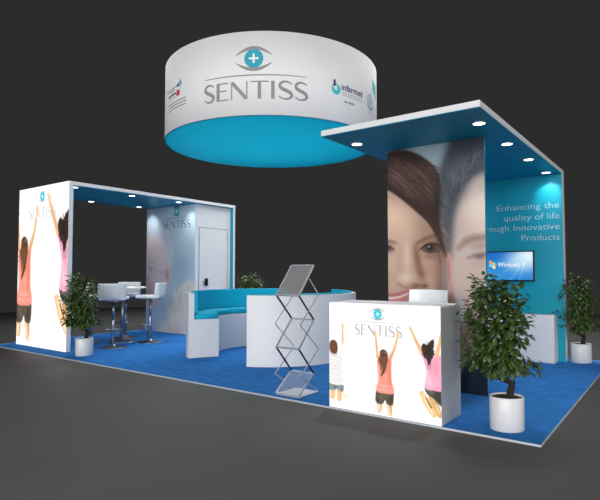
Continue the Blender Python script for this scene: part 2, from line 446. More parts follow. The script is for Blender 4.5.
def girl_dots(p):
    p.limb([(.139, .722), (.143, .62), (.138, .50)], [.008, .0105, .015], (240, 196, 160)); hand(p, .139, .726, .2)
    p.limb([(.140, .56), (.136, .49)], [.013, .018], (250, 240, 232)); p.limb([(.135, .70), (.138, .60)], [.002, .003], SKIN_D, alpha=.6)
    p.limb([(.036, .165), (.034, .09)], [.028, .025], (238, 196, 144)); p.limb([(.108, .165), (.104, .082)], [.027, .024], (238, 196, 144))
    p.limb([(.15, .135), (.178, .108)], [.010, .012], (246, 220, 182), alpha=.8)
    p.poly([(-.03, .50), (.05, .495), (.125, .51), (.146, .48), (.134, .40), (.136, .30), (.148, .20), (.07, .195), (-.03, .20)], (252, 249, 244), .002)
    k = 0
    for j in range(14):
        for i in range(8):
            x = .012 + i * .0185 + (.009 if j % 2 else 0); z = .225 + j * .0195
            if x < .138: p.limb([(x, z), (x + .0005, z)], [.0036, .0036], (96, 74, 84), soft=.002, alpha=.95)
    p.poly([(-.02, .207), (.07, .200), (.148, .207), (.144, .155), (.115, .148), (.085, .165), (.065, .175), (.04, .150), (-.02, .158)], (140, 150, 154), .002)
    p.glow(.062, .175, .018, .018, (70, 84, 80), .8); p.glow(.13, .17, .014, .02, (100, 108, 112), .6)
    p.poly([(.004, .51), (.002, .56), (.02, .592), (.055, .596), (.080, .575), (.088, .53), (.080, .49), (.055, .475), (.02, .488)], (92, 54, 34), .003)
    for i in range(12):
        p.limb([(.012 + .0055 * i, .582 - .002 * abs(i - 6)), (.006 + .0068 * i, .53), (.012 + .0055 * i, .485 - .012 * (i % 3))], [.002, .0028, .001], ((170, 106, 66), (52, 30, 22), (116, 70, 44))[i % 3], alpha=.8)
    p.glow(.045, .59, .02, .008, (120, 96, 80), .6)

def beach(p, k, ox, oz):
    p.T = (1, 0, 0)
    z0 = .36 * k + oz
    a = np.exp(-((p.Z - z0) / (.035 * k)) ** 2) + .7 * (p.Z < z0) * np.exp(-((p.Z - z0) / (.22 * k)) ** 2)
    p.blend(a, (236, 246, 252), .75)
    b = np.exp(-((p.Z - .12 * k - oz + .03 * p.X) / (.03 * k)) ** 2)
    p.blend(b, (250, 244, 232), .8)

def logo_paint(p, width, ox, oz, ink, cyan=(40, 196, 214), alpha=1.0, thin=(176, 176, 184)):
    g, c, w = emblem(); p.T = (1, 0, 0)
    p.quads(place(wordmark(), width, ox, oz, width * 1.22), ink, alpha)
    up = oz + .036 * width
    p.quads(place(g, width, ox, up), thin, alpha)
    p.quads(place(c, width, ox, up), cyan); p.quads(place(w, width, ox, up), (250, 255, 255))

def backlit_print(kind):
    if kind == 'counter':
        p = Print(1.047, .930, .0036)
        beach(p, 1, 0, 0)
        logo_paint(p, .449, .268, .663, (182, 180, 180), thin=(166, 166, 172)); p.T = (1, 0, 0)
        girl_dots(p); girl_coral(p); girl_pink(p)
    else:
        p = Print(1.581, 2.625, .0068)
        beach(p, 3.12, 0, .12)
        logo_paint(p, .850, .355, 2.10, (196, 196, 202), alpha=.9, thin=(204, 204, 212)); p.T = (3.16, -1.515, .065)
        girl_coral(p); girl_pink(p)
    return p

def homo(c):
    a, b, d, e, f, g, h, i = c
    def fn(pts):
        out = []
        for u, v in pts:
            w = h * u + i * v + 1
            out.append(((a * u + b * v + d) / w, (e * u + f * v + g) / w))
        return out
    return fn

def portrait_print():
    """two large faces side by side, cropped: a dark-haired woman and, out of focus, a grey-haired man"""
    w, h = 1.065, 2.563
    p = Print(w, h, .0050, (104, 124, 136))
    q = homo((0.025138828, -0.00019546389, -9.7091887, 0.0031243981, -0.022541953, 7.4152982, 0.0026025563, 0.00015895202))
    u = .0105   # one drawing unit in metres
    def P(pts, col, soft=0, alpha=1.0): p.poly(q(pts), col, soft * u, alpha)
    def G(x, z, rx, rz, col, alpha=1.0, ang=0.0):
        (a, b), = q([(x, z)]); p.glow(a, b, rx * u, rz * u, col, alpha, ang)
    def Ln(pts, rad, col, soft=1.0, alpha=1.0): p.limb(q(pts), [r * u for r in rad], col, soft * u, alpha)
    P([(392, 148), (420, 144), (453, 140), (446, 155), (440, 172), (434, 172), (424, 158), (408, 151)], (144, 162, 172), 1.2); G(405, 148, 12, 5, (96, 112, 122), .6); G(400, 148, 10, 6, (78, 96, 108), .7)
    # ---- man: skin
    P([(445, 200), (452, 190), (470, 172), (490, 160), (500, 220), (500, 420), (440, 420), (446, 300), (448, 260)], (176, 160, 152), 3.0)
    G(476, 200, 12, 22, (190, 176, 168), .8); G(462, 232, 8, 16, (170, 150, 142), .6)
    G(484, 215, 8, 40, (186, 172, 164), .5)
    G(470, 292, 12, 20, (184, 164, 156), .8); G(478, 325, 16, 18, (172, 142, 134), .8); G(466, 330, 10, 22, (158, 124, 116), .7)
    # brow and eye
    Ln([(459, 248), (466, 241.5), (474, 238.5), (488, 237)], [1.4, 3.2, 3.4, 2.6], (116, 98, 92), 3.0, .8)
    G(480, 246, 9, 4, (140, 120, 114), .7); Ln([(468, 258), (474, 256), (480, 255), (490, 253)], [.5, 1.2, 1.5, 1.5], (104, 88, 86), 2.0, .8)
    G(480, 257, 5, 3, (96, 78, 76), .75); G(478, 264, 8, 3, (170, 148, 142), .7)
    # hair of the man
    P([(452, 138), (446, 152), (441, 165), (437.5, 180), (436, 196), (438, 212), (442, 232), (445, 252), (449, 262), (451, 250), (453, 232), (455, 214), (460, 198), (468, 184), (477, 175), (490, 168), (496, 130), (470, 128)], (54, 60, 70), 3.4)
    G(470, 146, 16, 9, (44, 50, 58), .9); G(455, 180, 8, 14, (84, 92, 102), .7, .5); G(446, 205, 5, 20, (90, 94, 102), .6); G(462, 165, 10, 8, (80, 88, 98), .5, .6)
    for i in range(130):
        t = rnd.random(); x = 438 + 44 * t; z = 205 - 46 * t + rnd.uniform(-14, 10); ln = rnd.uniform(5, 12)
        Ln([(x, z), (x - 3 + 5 * t, z - ln * .6), (x - 3 + 12 * t, z - ln)], [.3, .4, .12], ((122, 128, 138), (34, 39, 46), (72, 78, 88))[i % 3], .7, .34)
    for i in range(44):
        x = 437 + rnd.random() * 8; z = rnd.uniform(196, 246)
        Ln([(x + 5, z + 8), (x + 1, z + 3), (x - 2.5, z - 1)], [.4, .4, .1], ((120, 124, 130), (52, 56, 64))[i % 2], .5, .5)
    # ear and side of the jaw
    P([(447, 256), (450.5, 254), (452, 268), (453, 284), (456, 300), (458, 318), (452, 314), (449, 296), (446.5, 276)], (196, 142, 134), 1.0)
    Ln([(448.5, 262), (450, 282), (454, 304)], [.8, .8, .6], (150, 100, 96), .9, .7)
    G(449, 288, 3, 14, (168, 156, 154), .5)
    # collar and jacket
    P([(456, 292), (462, 300), (466, 316), (464, 326), (458, 316)], (168, 176, 186), 1.5, .85)
    P([(454, 384), (460, 372), (468, 360), (478, 352), (490, 346), (500, 344), (500, 420), (440, 420), (448, 396)], (26, 34, 48), 2.0)
    G(474, 376, 4, 22, (40, 52, 70), .7, -.3); G(464, 388, 5, 8, (16, 22, 34), .7)
    P([(455, 300), (463, 330), (464, 352), (458, 372), (440, 400), (440, 300)], (120, 98, 94), 2.5, .8)
    # ---- woman: skin
    P([(380, 180), (396, 182), (420, 204), (440, 240), (446.5, 256), (447, 275), (445, 300), (438, 325), (424, 350), (380, 370)], (174, 146, 128), .8)
    G(398, 215, 16, 20, (188, 160, 142), .9); G(428, 232, 12, 16, (142, 112, 94), .8); G(440, 262, 8, 30, (116, 82, 68), .85); G(431, 272, 10, 14, (156, 122, 104), .8)
    G(392, 262, 7, 24, (188, 164, 150), .7)
    # nose: bridge, side shadow, tip, wings
    G(407, 258, 4.5, 20, (194, 170, 154), .9); G(405, 278, 7, 5, (204, 180, 164), .95)
    G(417, 258, 4, 13, (120, 86, 70), .85, .12); G(421, 274, 4, 9, (112, 78, 62), .8, .35); Ln([(416, 246), (419, 262), (424, 278), (427, 284)], [1.5, 2.2, 2.0, 1.2], (118, 80, 64), 2.6, .6)
    G(418, 286, 8, 3, (104, 66, 54), .8); Ln([(398, 284), (405, 288), (412, 287)], [1, 1, 1], (128, 92, 76), 1.4, .6); G(425, 286, 3, 2, (58, 32, 28), .85); G(393, 277, 4, 4, (172, 140, 124), .5)
    # eye sockets, brows, eyes
    G(431, 247, 11, 7, (106, 76, 66), .85)
    Ln([(418, 243), (424, 239.5), (432, 236.5), (440, 234.5), (446, 235)], [1.2, 1.6, 1.5, 1.2, .8], (84, 56, 46), 1.8, .7)
    P([(421.5, 249), (426, 246), (431, 244.6), (437, 245.5), (442, 248.5), (436, 251.5), (429, 252)], (92, 72, 66), .5)
    G(430.5, 248, 4.6, 3.8, (34, 22, 20), 1.0); G(430.5, 248, 2.4, 2.4, (22, 14, 14), .9)
    Ln([(420, 249.5), (425, 245.8), (431, 244), (438, 244.8), (444, 248.5)], [.6, 1.1, 1.2, 1.1, .7], (34, 20, 18), .7, .9)
    Ln([(423, 250.5), (429, 252.8), (437, 252), (443, 249)], [.5, .7, .8, .6], (70, 44, 38), .8, .8)
    G(429.2, 246.8, .8, .8, (220, 210, 206), .9); G(431, 257, 9, 3, (118, 86, 74), .7)
    Ln([(384, 244), (390, 241.5), (396, 243)], [1.2, 1.5, .6], (96, 66, 56), 1.6, .8)
    G(389, 249, 6, 5, (120, 88, 78), .8); Ln([(384, 247), (389, 246.5), (394, 249.5)], [1, 1.1, .5], (44, 28, 26), .9, .85); G(389, 249, 2.6, 2.2, (50, 34, 32), .8)
    # mouth
    P([(382, 294), (392, 293.5), (400, 292), (408, 289.5), (415, 287), (408, 293.5), (398, 297), (382, 298)], (164, 104, 102), .8)
    P([(382, 297.5), (396, 297), (407, 293.5), (412, 291), (405, 296.5), (396, 299), (382, 300)], (226, 214, 208), .5)
    P([(382, 299.5), (396, 299), (408, 294.5), (413, 290.5), (406, 301), (396, 306), (382, 308)], (180, 116, 112), .8)
    Ln([(409, 291.5), (414, 288.5), (416, 286)], [.5, .6, .5], (104, 60, 54), .9, .7)
    G(396, 303, 5, 2, (208, 154, 150), .7); G(420, 290, 4, 6, (132, 96, 82), .6); G(427, 281, 6, 5, (178, 144, 126), .6)
    # hair of the woman
    P([(380, 160), (390, 152.5), (402, 150.5), (414, 153), (425, 159), (434, 166.5), (439.5, 178), (439.5, 195), (438.5, 214), (442, 236), (447, 258), (441, 247), (435, 234), (427, 222), (418, 213.5), (407, 204), (397, 196), (387, 190), (380, 188)], (52, 34, 30), .7)
    for i in range(320):
        t = rnd.random(); x0 = 384 + 52 * t; z0 = 156 + 10 * t * t + rnd.uniform(0, 26); dx = rnd.uniform(12, 26); sl = .75 + .7 * t
        Ln([(x0, z0), (x0 + dx * .5, z0 + dx * .35 * sl), (x0 + dx, z0 + dx * sl)] if z0 + dx * sl < 196 + (x0 + dx - 388) * .98 and x0 + dx < 440 else [(x0, z0), (x0 + 4, z0 + 2)], [.1, .32, .1],
           ((92, 66, 58), (30, 18, 17), (124, 96, 88), (62, 42, 38))[i % 4], .45, .6)
    G(395, 178, 10, 7, (102, 80, 76), .55, -.6); G(414, 160, 14, 5, (44, 32, 28), .6, -.4); G(437, 205, 4, 26, (32, 20, 18), .7); G(408, 194, 10, 3, (94, 68, 60), .5, -.7)
    for i in range(10):
        x = 436 + rnd.random() * 5; z = 225 + rnd.random() * 30
        Ln([(x, z - 12), (x + 2, z), (x + 5, z + 14)], [.3, .4, .15], (60, 42, 38), .9, .3)
    G(441, 300, 5, 26, (88, 66, 60), .6); P([(441, 268), (446, 262), (448, 280), (446, 305), (440, 320), (442, 296)], (124, 112, 112), 1.0, .6)
    return p

def lab_print():
    """faded blue-grey photograph of an elderly man in glasses holding a pipette"""
    w, h = 1.508, 2.562
    p = Print(w, h, .0080, (174, 194, 210))
    q = homo((0.047780888, 0.0006281793, -7.0069592, 0.0031138596, -0.029581666, 9.3395549, 0.0025970796, 0.00015199046))
    u = .026; q0 = q
    q = lambda pts: q0([(a_ - 2.4, b_) for a_, b_ in pts])
    def P(pts, col, soft=0, alpha=1.0): p.poly(q(pts), col, soft * u, alpha)
    def G(x, z, rx, rz, col, alpha=1.0, ang=0.0):
        (a, b), = q([(x, z)]); p.glow(a, b, rx * u, rz * u * .8, col, alpha, ang)
    def Ln(pts, rad, col, soft=1.0, alpha=1.0): p.limb(q(pts), [r * u * .7 for r in rad], col, soft * u * .6, alpha)
    G(185, 250, 14, 40, (156, 178, 196), .8); G(180, 268, 12, 20, (142, 164, 184), .7); G(168, 326, 20, 18, (190, 196, 204), .7)
    P([(142, 236), (150, 229), (160, 230), (168, 238), (171, 252), (170, 268), (168, 284), (163, 296), (154, 306), (142, 312)], (206, 196, 200), 1.0)
    G(152, 250, 9, 10, (212, 194, 196), .8); G(150, 264, 7, 6, (190, 174, 182), .5); G(149, 288, 5, 9, (206, 172, 176), .8); G(147, 281, 1.5, 5, (196, 142, 150), .6); G(147, 296, 5, 6, (192, 146, 156), .7)
    P([(142, 234), (150, 226), (161, 227), (170, 236), (173, 252), (170, 262), (167, 252), (162, 240), (152, 236), (142, 240)], (182, 194, 208), 1.0)
    for k_ in range(14): Ln([(146 + k_ * 1.9, 236 - (k_ % 3)), (149 + k_ * 1.8, 230 + k_ * .5), (152 + k_ * 1.5, 229 + k_ * 1.3)], [.25, .25, .15], ((206, 214, 222), (150, 162, 178))[k_ % 2], .6, .6)
    Ln([(146, 266), (153, 268.5), (160, 272.5), (165, 272)], [.35, .3, .3, .2], (96, 104, 124), .6, .6)
    G(150, 270, 2, 1.5, (124, 118, 134), .7); Ln([(146, 262), (152, 262), (157, 265)], [.5, .6, .3], (160, 154, 164), .8, .4)
    G(166, 275, 2.2, 6, (198, 140, 144), .95); Ln([(167, 270), (167.5, 280)], [.5, .4], (150, 110, 120), .7, .7)
    Ln([(147, 276), (146.5, 284), (149, 288)], [.6, .8, .8], (180, 130, 140), .9, .6); Ln([(145, 296), (150, 298)], [.5, .3], (160, 96, 110), .8, .6)
    Ln([(152, 306), (160, 300), (166, 290)], [.8, .8, .5], (158, 160, 172), 1.2, .5)
    P([(142, 308), (154, 308), (164, 304), (166, 320), (160, 340), (142, 340)], (160, 186, 208), 1.4, .9)
    P([(176, 292), (182, 284), (190, 281), (196, 290), (196, 318), (184, 322), (172, 326), (166, 318), (170, 305)], (208, 204, 198), 1.2)
    P([(160, 324), (172, 322), (188, 320), (196, 330), (196, 342), (158, 342)], (206, 200, 200), 1.6)
    for a, b, c_ in [((176, 292), (173, 304), (168, 314)), ((182, 286), (179, 300), (174, 314)), ((188, 284), (186, 300), (181, 312)), ((170, 318), (168, 328), (170, 338)), ((176, 308), (170, 312), (166, 320))]:
        Ln([a, b, c_], [.4, .6, .4], (146, 152, 164), 1.2, .45)
    G(174, 296, 2, 8, (228, 222, 220), .7, .3); G(184, 304, 3, 9, (222, 216, 212), .7, .3); G(176, 332, 6, 4, (196, 172, 170), .7)
    Ln([(162, 312), (170, 304), (178, 295)], [.3, .3, .3], (120, 142, 168), .6, .6)
    return p

def screen_print(w, h):
    p = Print(w, h, .007, (16, 96, 190))
    p.blend(np.clip(1 - p.Z / h, 0, 1) * np.clip(1 - p.X / w, 0, 1), (70, 190, 232), .9)
    p.blend(np.clip((p.X / w - .1) * 1.1, 0, 1) * np.clip(1.15 - p.Z / h, 0, 1), (40, 150, 226), .5)
    p.glow(.92 * w, .82 * h, .30 * w, .40 * h, (255, 255, 255), 1.0); p.glow(.78 * w, .62 * h, .28 * w, .34 * h, (190, 228, 250), .75)
    for a in (.25, .6, .95, 1.25):
        p.limb([(.9 * w, .82 * h), (.9 * w - math.cos(a) * .5, .82 * h - math.sin(a) * .5)], [.006, .001], (210, 236, 252), .012, .45)
    return p

# ------------------------------------------------------------------ setting: hall floor, platform
tag(MB().lathe([(0, -.012), (11.6, -.012), (11.6, -.10), (0, -.10)], 96, -4.6, 2.6).build('floor', M['floor']), 'dark grey hall floor around the stand', 'floor', kind='structure')
plat = thing('carpeted_platform', 'low rectangular stand platform covered with blue carpet on the dark hall floor', 'platform', (-4.265, 2.13, -.012))
po = (-4.265, 2.13, -.012)
MB().box(-8.53, .006, -.012, -.006, 4.254, 0).build('carpet', M['carpet'], plat, po)
b = MB()
for x0, y0, x1, y1 in ((-8.536, 0, 0, .006), (-8.536, 4.254, 0, 4.26), (-8.536, .006, -8.53, 4.254), (-.006, .006, 0, 4.254)):
    b.box(x0, y0, -.012, x1, y1, .003)
b.build('edge_trim', M['trim'], plat, po, label='thin pale metal edge trim')

# ------------------------------------------------------------------ left arch
AX0, AX1, AY0, AY1, AZ = -8.336, -6.755, .3125, 3.997, 2.63
ao = (AX0, AY0, 0)
arch = thing('booth_arch', 'white arch with blue underside and a tall backlit poster end over the bar stools', 'arch', ao)
lb = MB().box(AX0, AY0 + .001, .002, AX1, AY0 + .072, AZ, .003, 1).build('light_box', M['whitepaint'], arch, ao)
backlit_print('arch').build('backlit_poster', AX0, AY0 - .002, .004, print_mat('backlit_arch_print', 1.12), lb, ao)
MB().box(AX0 + .01, AY0 + .0725, .01, AX1 - .003, AY0 + .077, AZ - .07).build('inner_facing', M['soffit'], arch, ao, label='blue inner face of the light box')
rf = MB().box(AX0, AY0 + .0725, AZ - .055, AX1, AY1, AZ, .002, 1).build('roof_slab', M['whitepaint'], arch, ao)
MB().box(AX0 + .004, AY0 + .078, AZ - .060, AX1 - .004, AY1 - .062, AZ - .0552).build('soffit', M['soffit'], rf, ao, label='blue soffit')
ef = MB().box(AX0, AY1 - .055, .002, AX1, AY1, AZ - .0555, .002, 1).build('end_panel', M['whitepaint'], arch, ao)
MB().box(AX0 + .004, AY1 - .060, .002, AX1 - .003, AY1 - .0552, AZ - .061).build('end_facing', M['teal'], ef, ao, label='teal inner face')

# storage cabin under the arch
CX1, CY0, CY1, CZ = -6.828, 2.955, 3.930, 2.566
co = (AX0, CY0, 0)
cab = thing('storage_cabin', 'pale closed cabin under the arch with a faded photo mural and a white door', 'cabin', co)
body = MB()
body.box(AX0, CY0, .002, CX1, CY1, CZ, .002, 1)
body.build('cabin_wall', M['whitepaint'], cab, co)
mural = lab_print().build('photo_mural', AX0, CY0 - .003, .002, print_mat('mural_print', 0), cab, co)
mural['label'] = 'pale mural of an elderly man in glasses'
g, c_, w_ = emblem(); mw = .82; mx, mz = AX0 + .545, 2.115
for qs, nm, mm in ((wordmark(), 'lettering', 'slate_ink'), (g, 'eye_emblem', 'slate_ink'), (c_, 'emblem_disc', 'cyan_ink'), (w_, 'plus_sign', 'white_ink')):
    dy = .0045 if nm != 'plus_sign' else .0055
    decal(place(qs, mw, 0, 0, mw * 1.12), lambda x, z, dy=dy: (mx + x, CY0 - dy, mz + z), nm, M[mm], mural, co)
DY0, DY1, DZ = 3.06, 3.825, 2.10
door = MB().box(CX1 + .001, DY0, .005, CX1 + .012, DY1, DZ, .002, 1).build('door', M['whitepaint'], cab, co)
fr = MB()
fr.box(CX1 + .001, DY0 - .014, .002, CX1 + .007, DY0 - .003, DZ + .014); fr.box(CX1 + .001, DY1 + .003, .002, CX1 + .007, DY1 + .014, DZ + .014); fr.box(CX1 + .001, DY0 - .003, DZ + .003, CX1 + .007, DY1 + .003, DZ + .014)
fr.build('door_frame', M['groove'], cab, co)
MB().box(CX1 + .0125, 3.195, .955, CX1 + .035, 3.27, 1.10, .006, 2).build('lock_plate', M['black'], door, co, label='black lock plate')
MB().tube([(CX1 + .018, 3.18, 1.04), (CX1 + .05, 3.18, 1.04), (CX1 + .055, 3.175, 1.04), (CX1 + .055, 3.11, 1.04)], .009, 8).build('door_lever', M['chrome'], door, co)
MB().box(CX1 + .0125, 3.15, .97, CX1 + .018, 3.185, 1.07, .002, 1).build('key_plate', M['alu'], door, co)

# ------------------------------------------------------------------ right canopy with back wall
KX0, KX1, KY0, KY1 = -2.06, -.48, .31, 4.0
ko = (KX0, KY1, 0)
can = thing('booth_canopy', 'white-edged canopy with deep blue underside on a teal back wall', 'canopy', ko)
rs = MB().box(KX0, KY0, AZ - .055, KX1, KY1, AZ, .002, 1).build('roof_slab', M['whitepaint'], can, ko)
MB().box(KX0 + .004, KY0 + .004, AZ - .060, KX1 - .004, KY1 - .125, AZ - .0552).build('soffit', M['soffit'], rs, ko, label='blue soffit')
bw = MB().box(KX0, 3.872, .002, KX1, KY1, AZ - .0555, .002, 1).build('back_wall', M['whitepaint'], can, ko)
MB().box(KX0 + .002, 3.866, .002, KX1 - .002, 3.8718, AZ - .061).build('wall_facing', M['teal'], bw, ko, label='teal front face')
for txt, z, wd in (('Enhancing the', 2.107, .832), ('quality of life', 1.958, .735), ('through Innovative', 1.812, 1.135), ('Products', 1.664, .497)):
    decal(place(text_mesh(txt, width=wd, height=.086, align='RIGHT', weight=-.008), 1, 0, z), lambda x, z: (-.523 + x, 3.864, z), 'slogan_line', M['lilac_ink'], bw, ko)

# portrait wall
FX0, FX1, FY0 = -1.80, -.742, 1.25
fo = (FX0, FY0, 0)
pw = thing('portrait_wall', 'tall panel printed with two cropped faces standing beneath the canopy', 'display wall', fo)
MB().box(FX0, FY0, .002, FX1, FY0 + .06, 2.567, .002, 1).build('panel', M['teal'], pw, fo, label='teal panel edges and back')
portrait_print().build('portrait_print', FX0, FY0 - .003, .002, print_mat('portrait_print', 0), pw, fo)

# ------------------------------------------------------------------ hanging drum sign
DC = (-4.22, 2.145); DR = 1.6; D0, D1 = 3.15, 4.21
do = (DC[0], DC[1], D0)
drum = thing('hanging_sign', 'huge white round banner drum with blue base hanging over the stand', 'hanging sign', do)
b = MB(); n = 128
prof = [(DR - .02, D0 + .004), (DR, D0 + .004), (DR, D1), (DR - .02, D1)]
vs = []
for k in range(n):
    a = 2 * PI * k / n
    vs += [(DC[0] + r * math.cos(a), DC[1] + r * math.sin(a), z) for r, z in prof]
fs = [(k * 4 + j, ((k + 1) % n) * 4 + j, ((k + 1) % n) * 4 + (j + 1) % 4, k * 4 + (j + 1) % 4) for k in range(n) for j in range(4)]
b.geom(vs, fs, False)
sh = b.build('drum_banner', M['fabric_white'], drum, do)
for pl in sh.data.polygons:
    pl.use_smooth = abs(pl.normal.z) < .5
M['glowteal'] = mat('teal_base_fabric', (18, 150, 180), 0.8, var=0.02, scale=2, spec=0.1)
nt = M['glowteal'].node_tree; pb = nt.nodes['Principled BSDF']; outn = nt.nodes['Material Output']
tl = nt.nodes.new('ShaderNodeBsdfTranslucent'); mx_ = nt.nodes.new('ShaderNodeMixShader'); mx_.inputs[0].default_value = .5  # lets the added light inside the drum show through the base
nt.links.new(pb.inputs['Base Color'].links[0].from_socket, tl.inputs['Color'])
nt.links.new(pb.outputs[0], mx_.inputs[1]); nt.links.new(tl.outputs[0], mx_.inputs[2]); nt.links.new(mx_.outputs[0], outn.inputs['Surface'])
b = MB(); ring = [(DC[0] + (DR - .002) * math.cos(2 * PI * k / n), DC[1] + (DR - .002) * math.sin(2 * PI * k / n), D0) for k in range(n)]
b.geom(ring, [tuple(range(n))])
b.build('base_fabric', M['glowteal'], drum, do, label='blue translucent base fabric')

def drum_at(xm, z, lift=.004):
    """point on the drum; xm in metres of arc measured from the front logo's left end"""
    a = R(-82.6) + xm / DR
    return (DC[0] + (DR + lift) * math.cos(a), DC[1] + (DR + lift) * math.sin(a), z)
def on_drum(quads, name, m, lift=.004):
    return decal(quads, lambda x, z: drum_at(x, z, lift), name, M[m], sh, do)
def arc_m(deg): return R(deg + 82.6) * DR
lw = R(48.4) * DR
on_drum(place(wordmark(), lw, 0, 3.355), 'lettering', 'grey_ink')
on_drum(place(g, lw, 0, 3.355), 'eye_emblem', 'grey_ink')
on_drum(place(c_, lw, 0, 3.355), 'emblem_disc', 'cyan_ink'); on_drum(place(w_, lw, 0, 3.355), 'plus_sign', 'white_ink', .007)
# second logo on the right: disc with a navy stroke, name and small lines
def disc(cx, cz, r, n=24, r0=0.0, a0=0.0, a1=2 * PI):
    out = []
    for i in range(n):
        a = a0 + (a1 - a0) * i / n; e = a0 + (a1 - a0) * (i + 1) / n
        out.append([(cx + r0 * math.cos(a), cz + r0 * math.sin(a)), (cx + r * math.cos(a), cz + r * math.sin(a)), (cx + r * math.cos(e), cz + r * math.sin(e)), (cx + r0 * math.cos(e), cz + r0 * math.sin(e))])
    return out
ex = arc_m(-19.3)
on_drum(disc(ex, 3.575, .072, r0=.018) , 'round_mark', 'aqua_ink'); on_drum(disc(ex - .015, 3.60, .03), 'mark_centre', 'white_ink', .006)
on_drum(line((ex - .03, 3.61), (ex - .03, 3.695), .034), 'mark_stroke', 'navy_ink', .008)
on_drum(place(text_mesh('infarmed', width=R(15.4) * DR, height=.085, weight=.014), 1, arc_m(-16.0), 3.585), 'name_lettering', 'navy_ink')
x0, x1 = arc_m(-15.5), arc_m(-.8)
b1 = []
for z in (3.545, 3.515):
    for i in range(9):
        b1 += rect(x0 + (x1 - x0) * i / 9, z, x0 + (x1 - x0) * (i + .8) / 9, z + .012, 2)
on_drum(b1, 'small_print', 'pale_ink')
for a, e in ((-14.2, -12.2), (-11.5, -7.2)):
    b1 = []
    for i in range(4):
        xa = arc_m(a + (e - a) * i / 4); b1 += rect(xa, 3.425, xa + R(e - a) * DR / 5.4, 3.452, 1)
    on_drum(b1, 'date_print', 'grey_ink')
hx = arc_m(8.6)
wr = disc(hx, 3.60, .105, 28, .094) + disc(hx, 3.60, .07, 28, .062) + disc(hx, 3.60, .036, 20, .030) + line((hx, 3.48), (hx, 3.72), .012, 6) + line((hx - .075, 3.60), (hx + .075, 3.60), .008) + disc(hx, 3.60, .125, 14, .108, PI * 1.15, PI * 1.85)
on_drum(wr, 'round_seal', 'sky_ink')
on_drum(rect(hx - .09, 3.435, hx + .09, 3.45, 6), 'seal_caption', 'pale_ink')
on_drum([[(arc_m(12.2), 3.80), (arc_m(20), 3.70), (arc_m(20), 3.93), (arc_m(12.2), 3.96)]], 'corner_flag', 'aqua_ink')
# partner marks on the left
def lines_left(rows, name, m):
    q_ = []
    for a, e, z, t, k in rows:
        for i in range(k):
            xa = arc_m(a + (e - a) * i / k); q_ += rect(xa, z, xa + R(e - a) * DR / k * .86, z + t, 3)
    on_drum(q_, name, m)
lines_left([(-117, -103, 3.715, .012, 8), (-112, -105.5, 3.685, .012, 4)], 'partner_caption', 'grey_ink')
on_drum(rect(arc_m(-103.0), 3.705, arc_m(-101.6), 3.75, 2), 'caption_mark', 'black')
on_drum(rect(arc_m(-101.2), 3.715, arc_m(-99), 3.77, 2) + rect(arc_m(-100.6), 3.685, arc_m(-99.8), 3.80, 1), 'partner_cross', 'sky_ink')
lines_left([(-114, -104, 3.625, .020, 7)], 'partner_name', 'black'); on_drum(rect(arc_m(-103.6), 3.585, arc_m(-100.6), 3.66, 3), 'partner_badge', 'red_ink')
lines_left([(-114, -104, 3.585, .009, 6)], 'partner_subtitle', 'pale_ink')
for z_ in (3.51, 3.468, 3.428): lines_left([(-114, -94.8, z_, .012, 9)], 'partner_small_print', 'grey_ink')

# ------------------------------------------------------------------ reception counter
RX0, RX1, RY0, RY1, RZ = -1.768, -.721, .013, .45, .942
ro = (RX0, RY0, 0)
rc = thing('reception_counter', 'white box counter with a backlit front of jumping girls at the platform edge', 'counter', ro)
MB().box(RX0, RY0, .002, RX1, RY1, RZ - .0165, .003, 1).build('counter_body', M['counter'], rc, ro)
backlit_print('counter').build('backlit_front', RX0, RY0 - .003, .004, print_mat('backlit_counter_print', 1.12), rc, ro)
MB().box(RX0, RY0, RZ - .016, RX1, RY1, RZ, .003, 1).build('worktop', M['fabric_white'], rc, ro)
MB().box(RX0 + .05, RY1 + .0005, .05, RX1 - .05, RY1 + .004, RZ - .05).build('rear_door', M['whitepaint'], rc, ro)

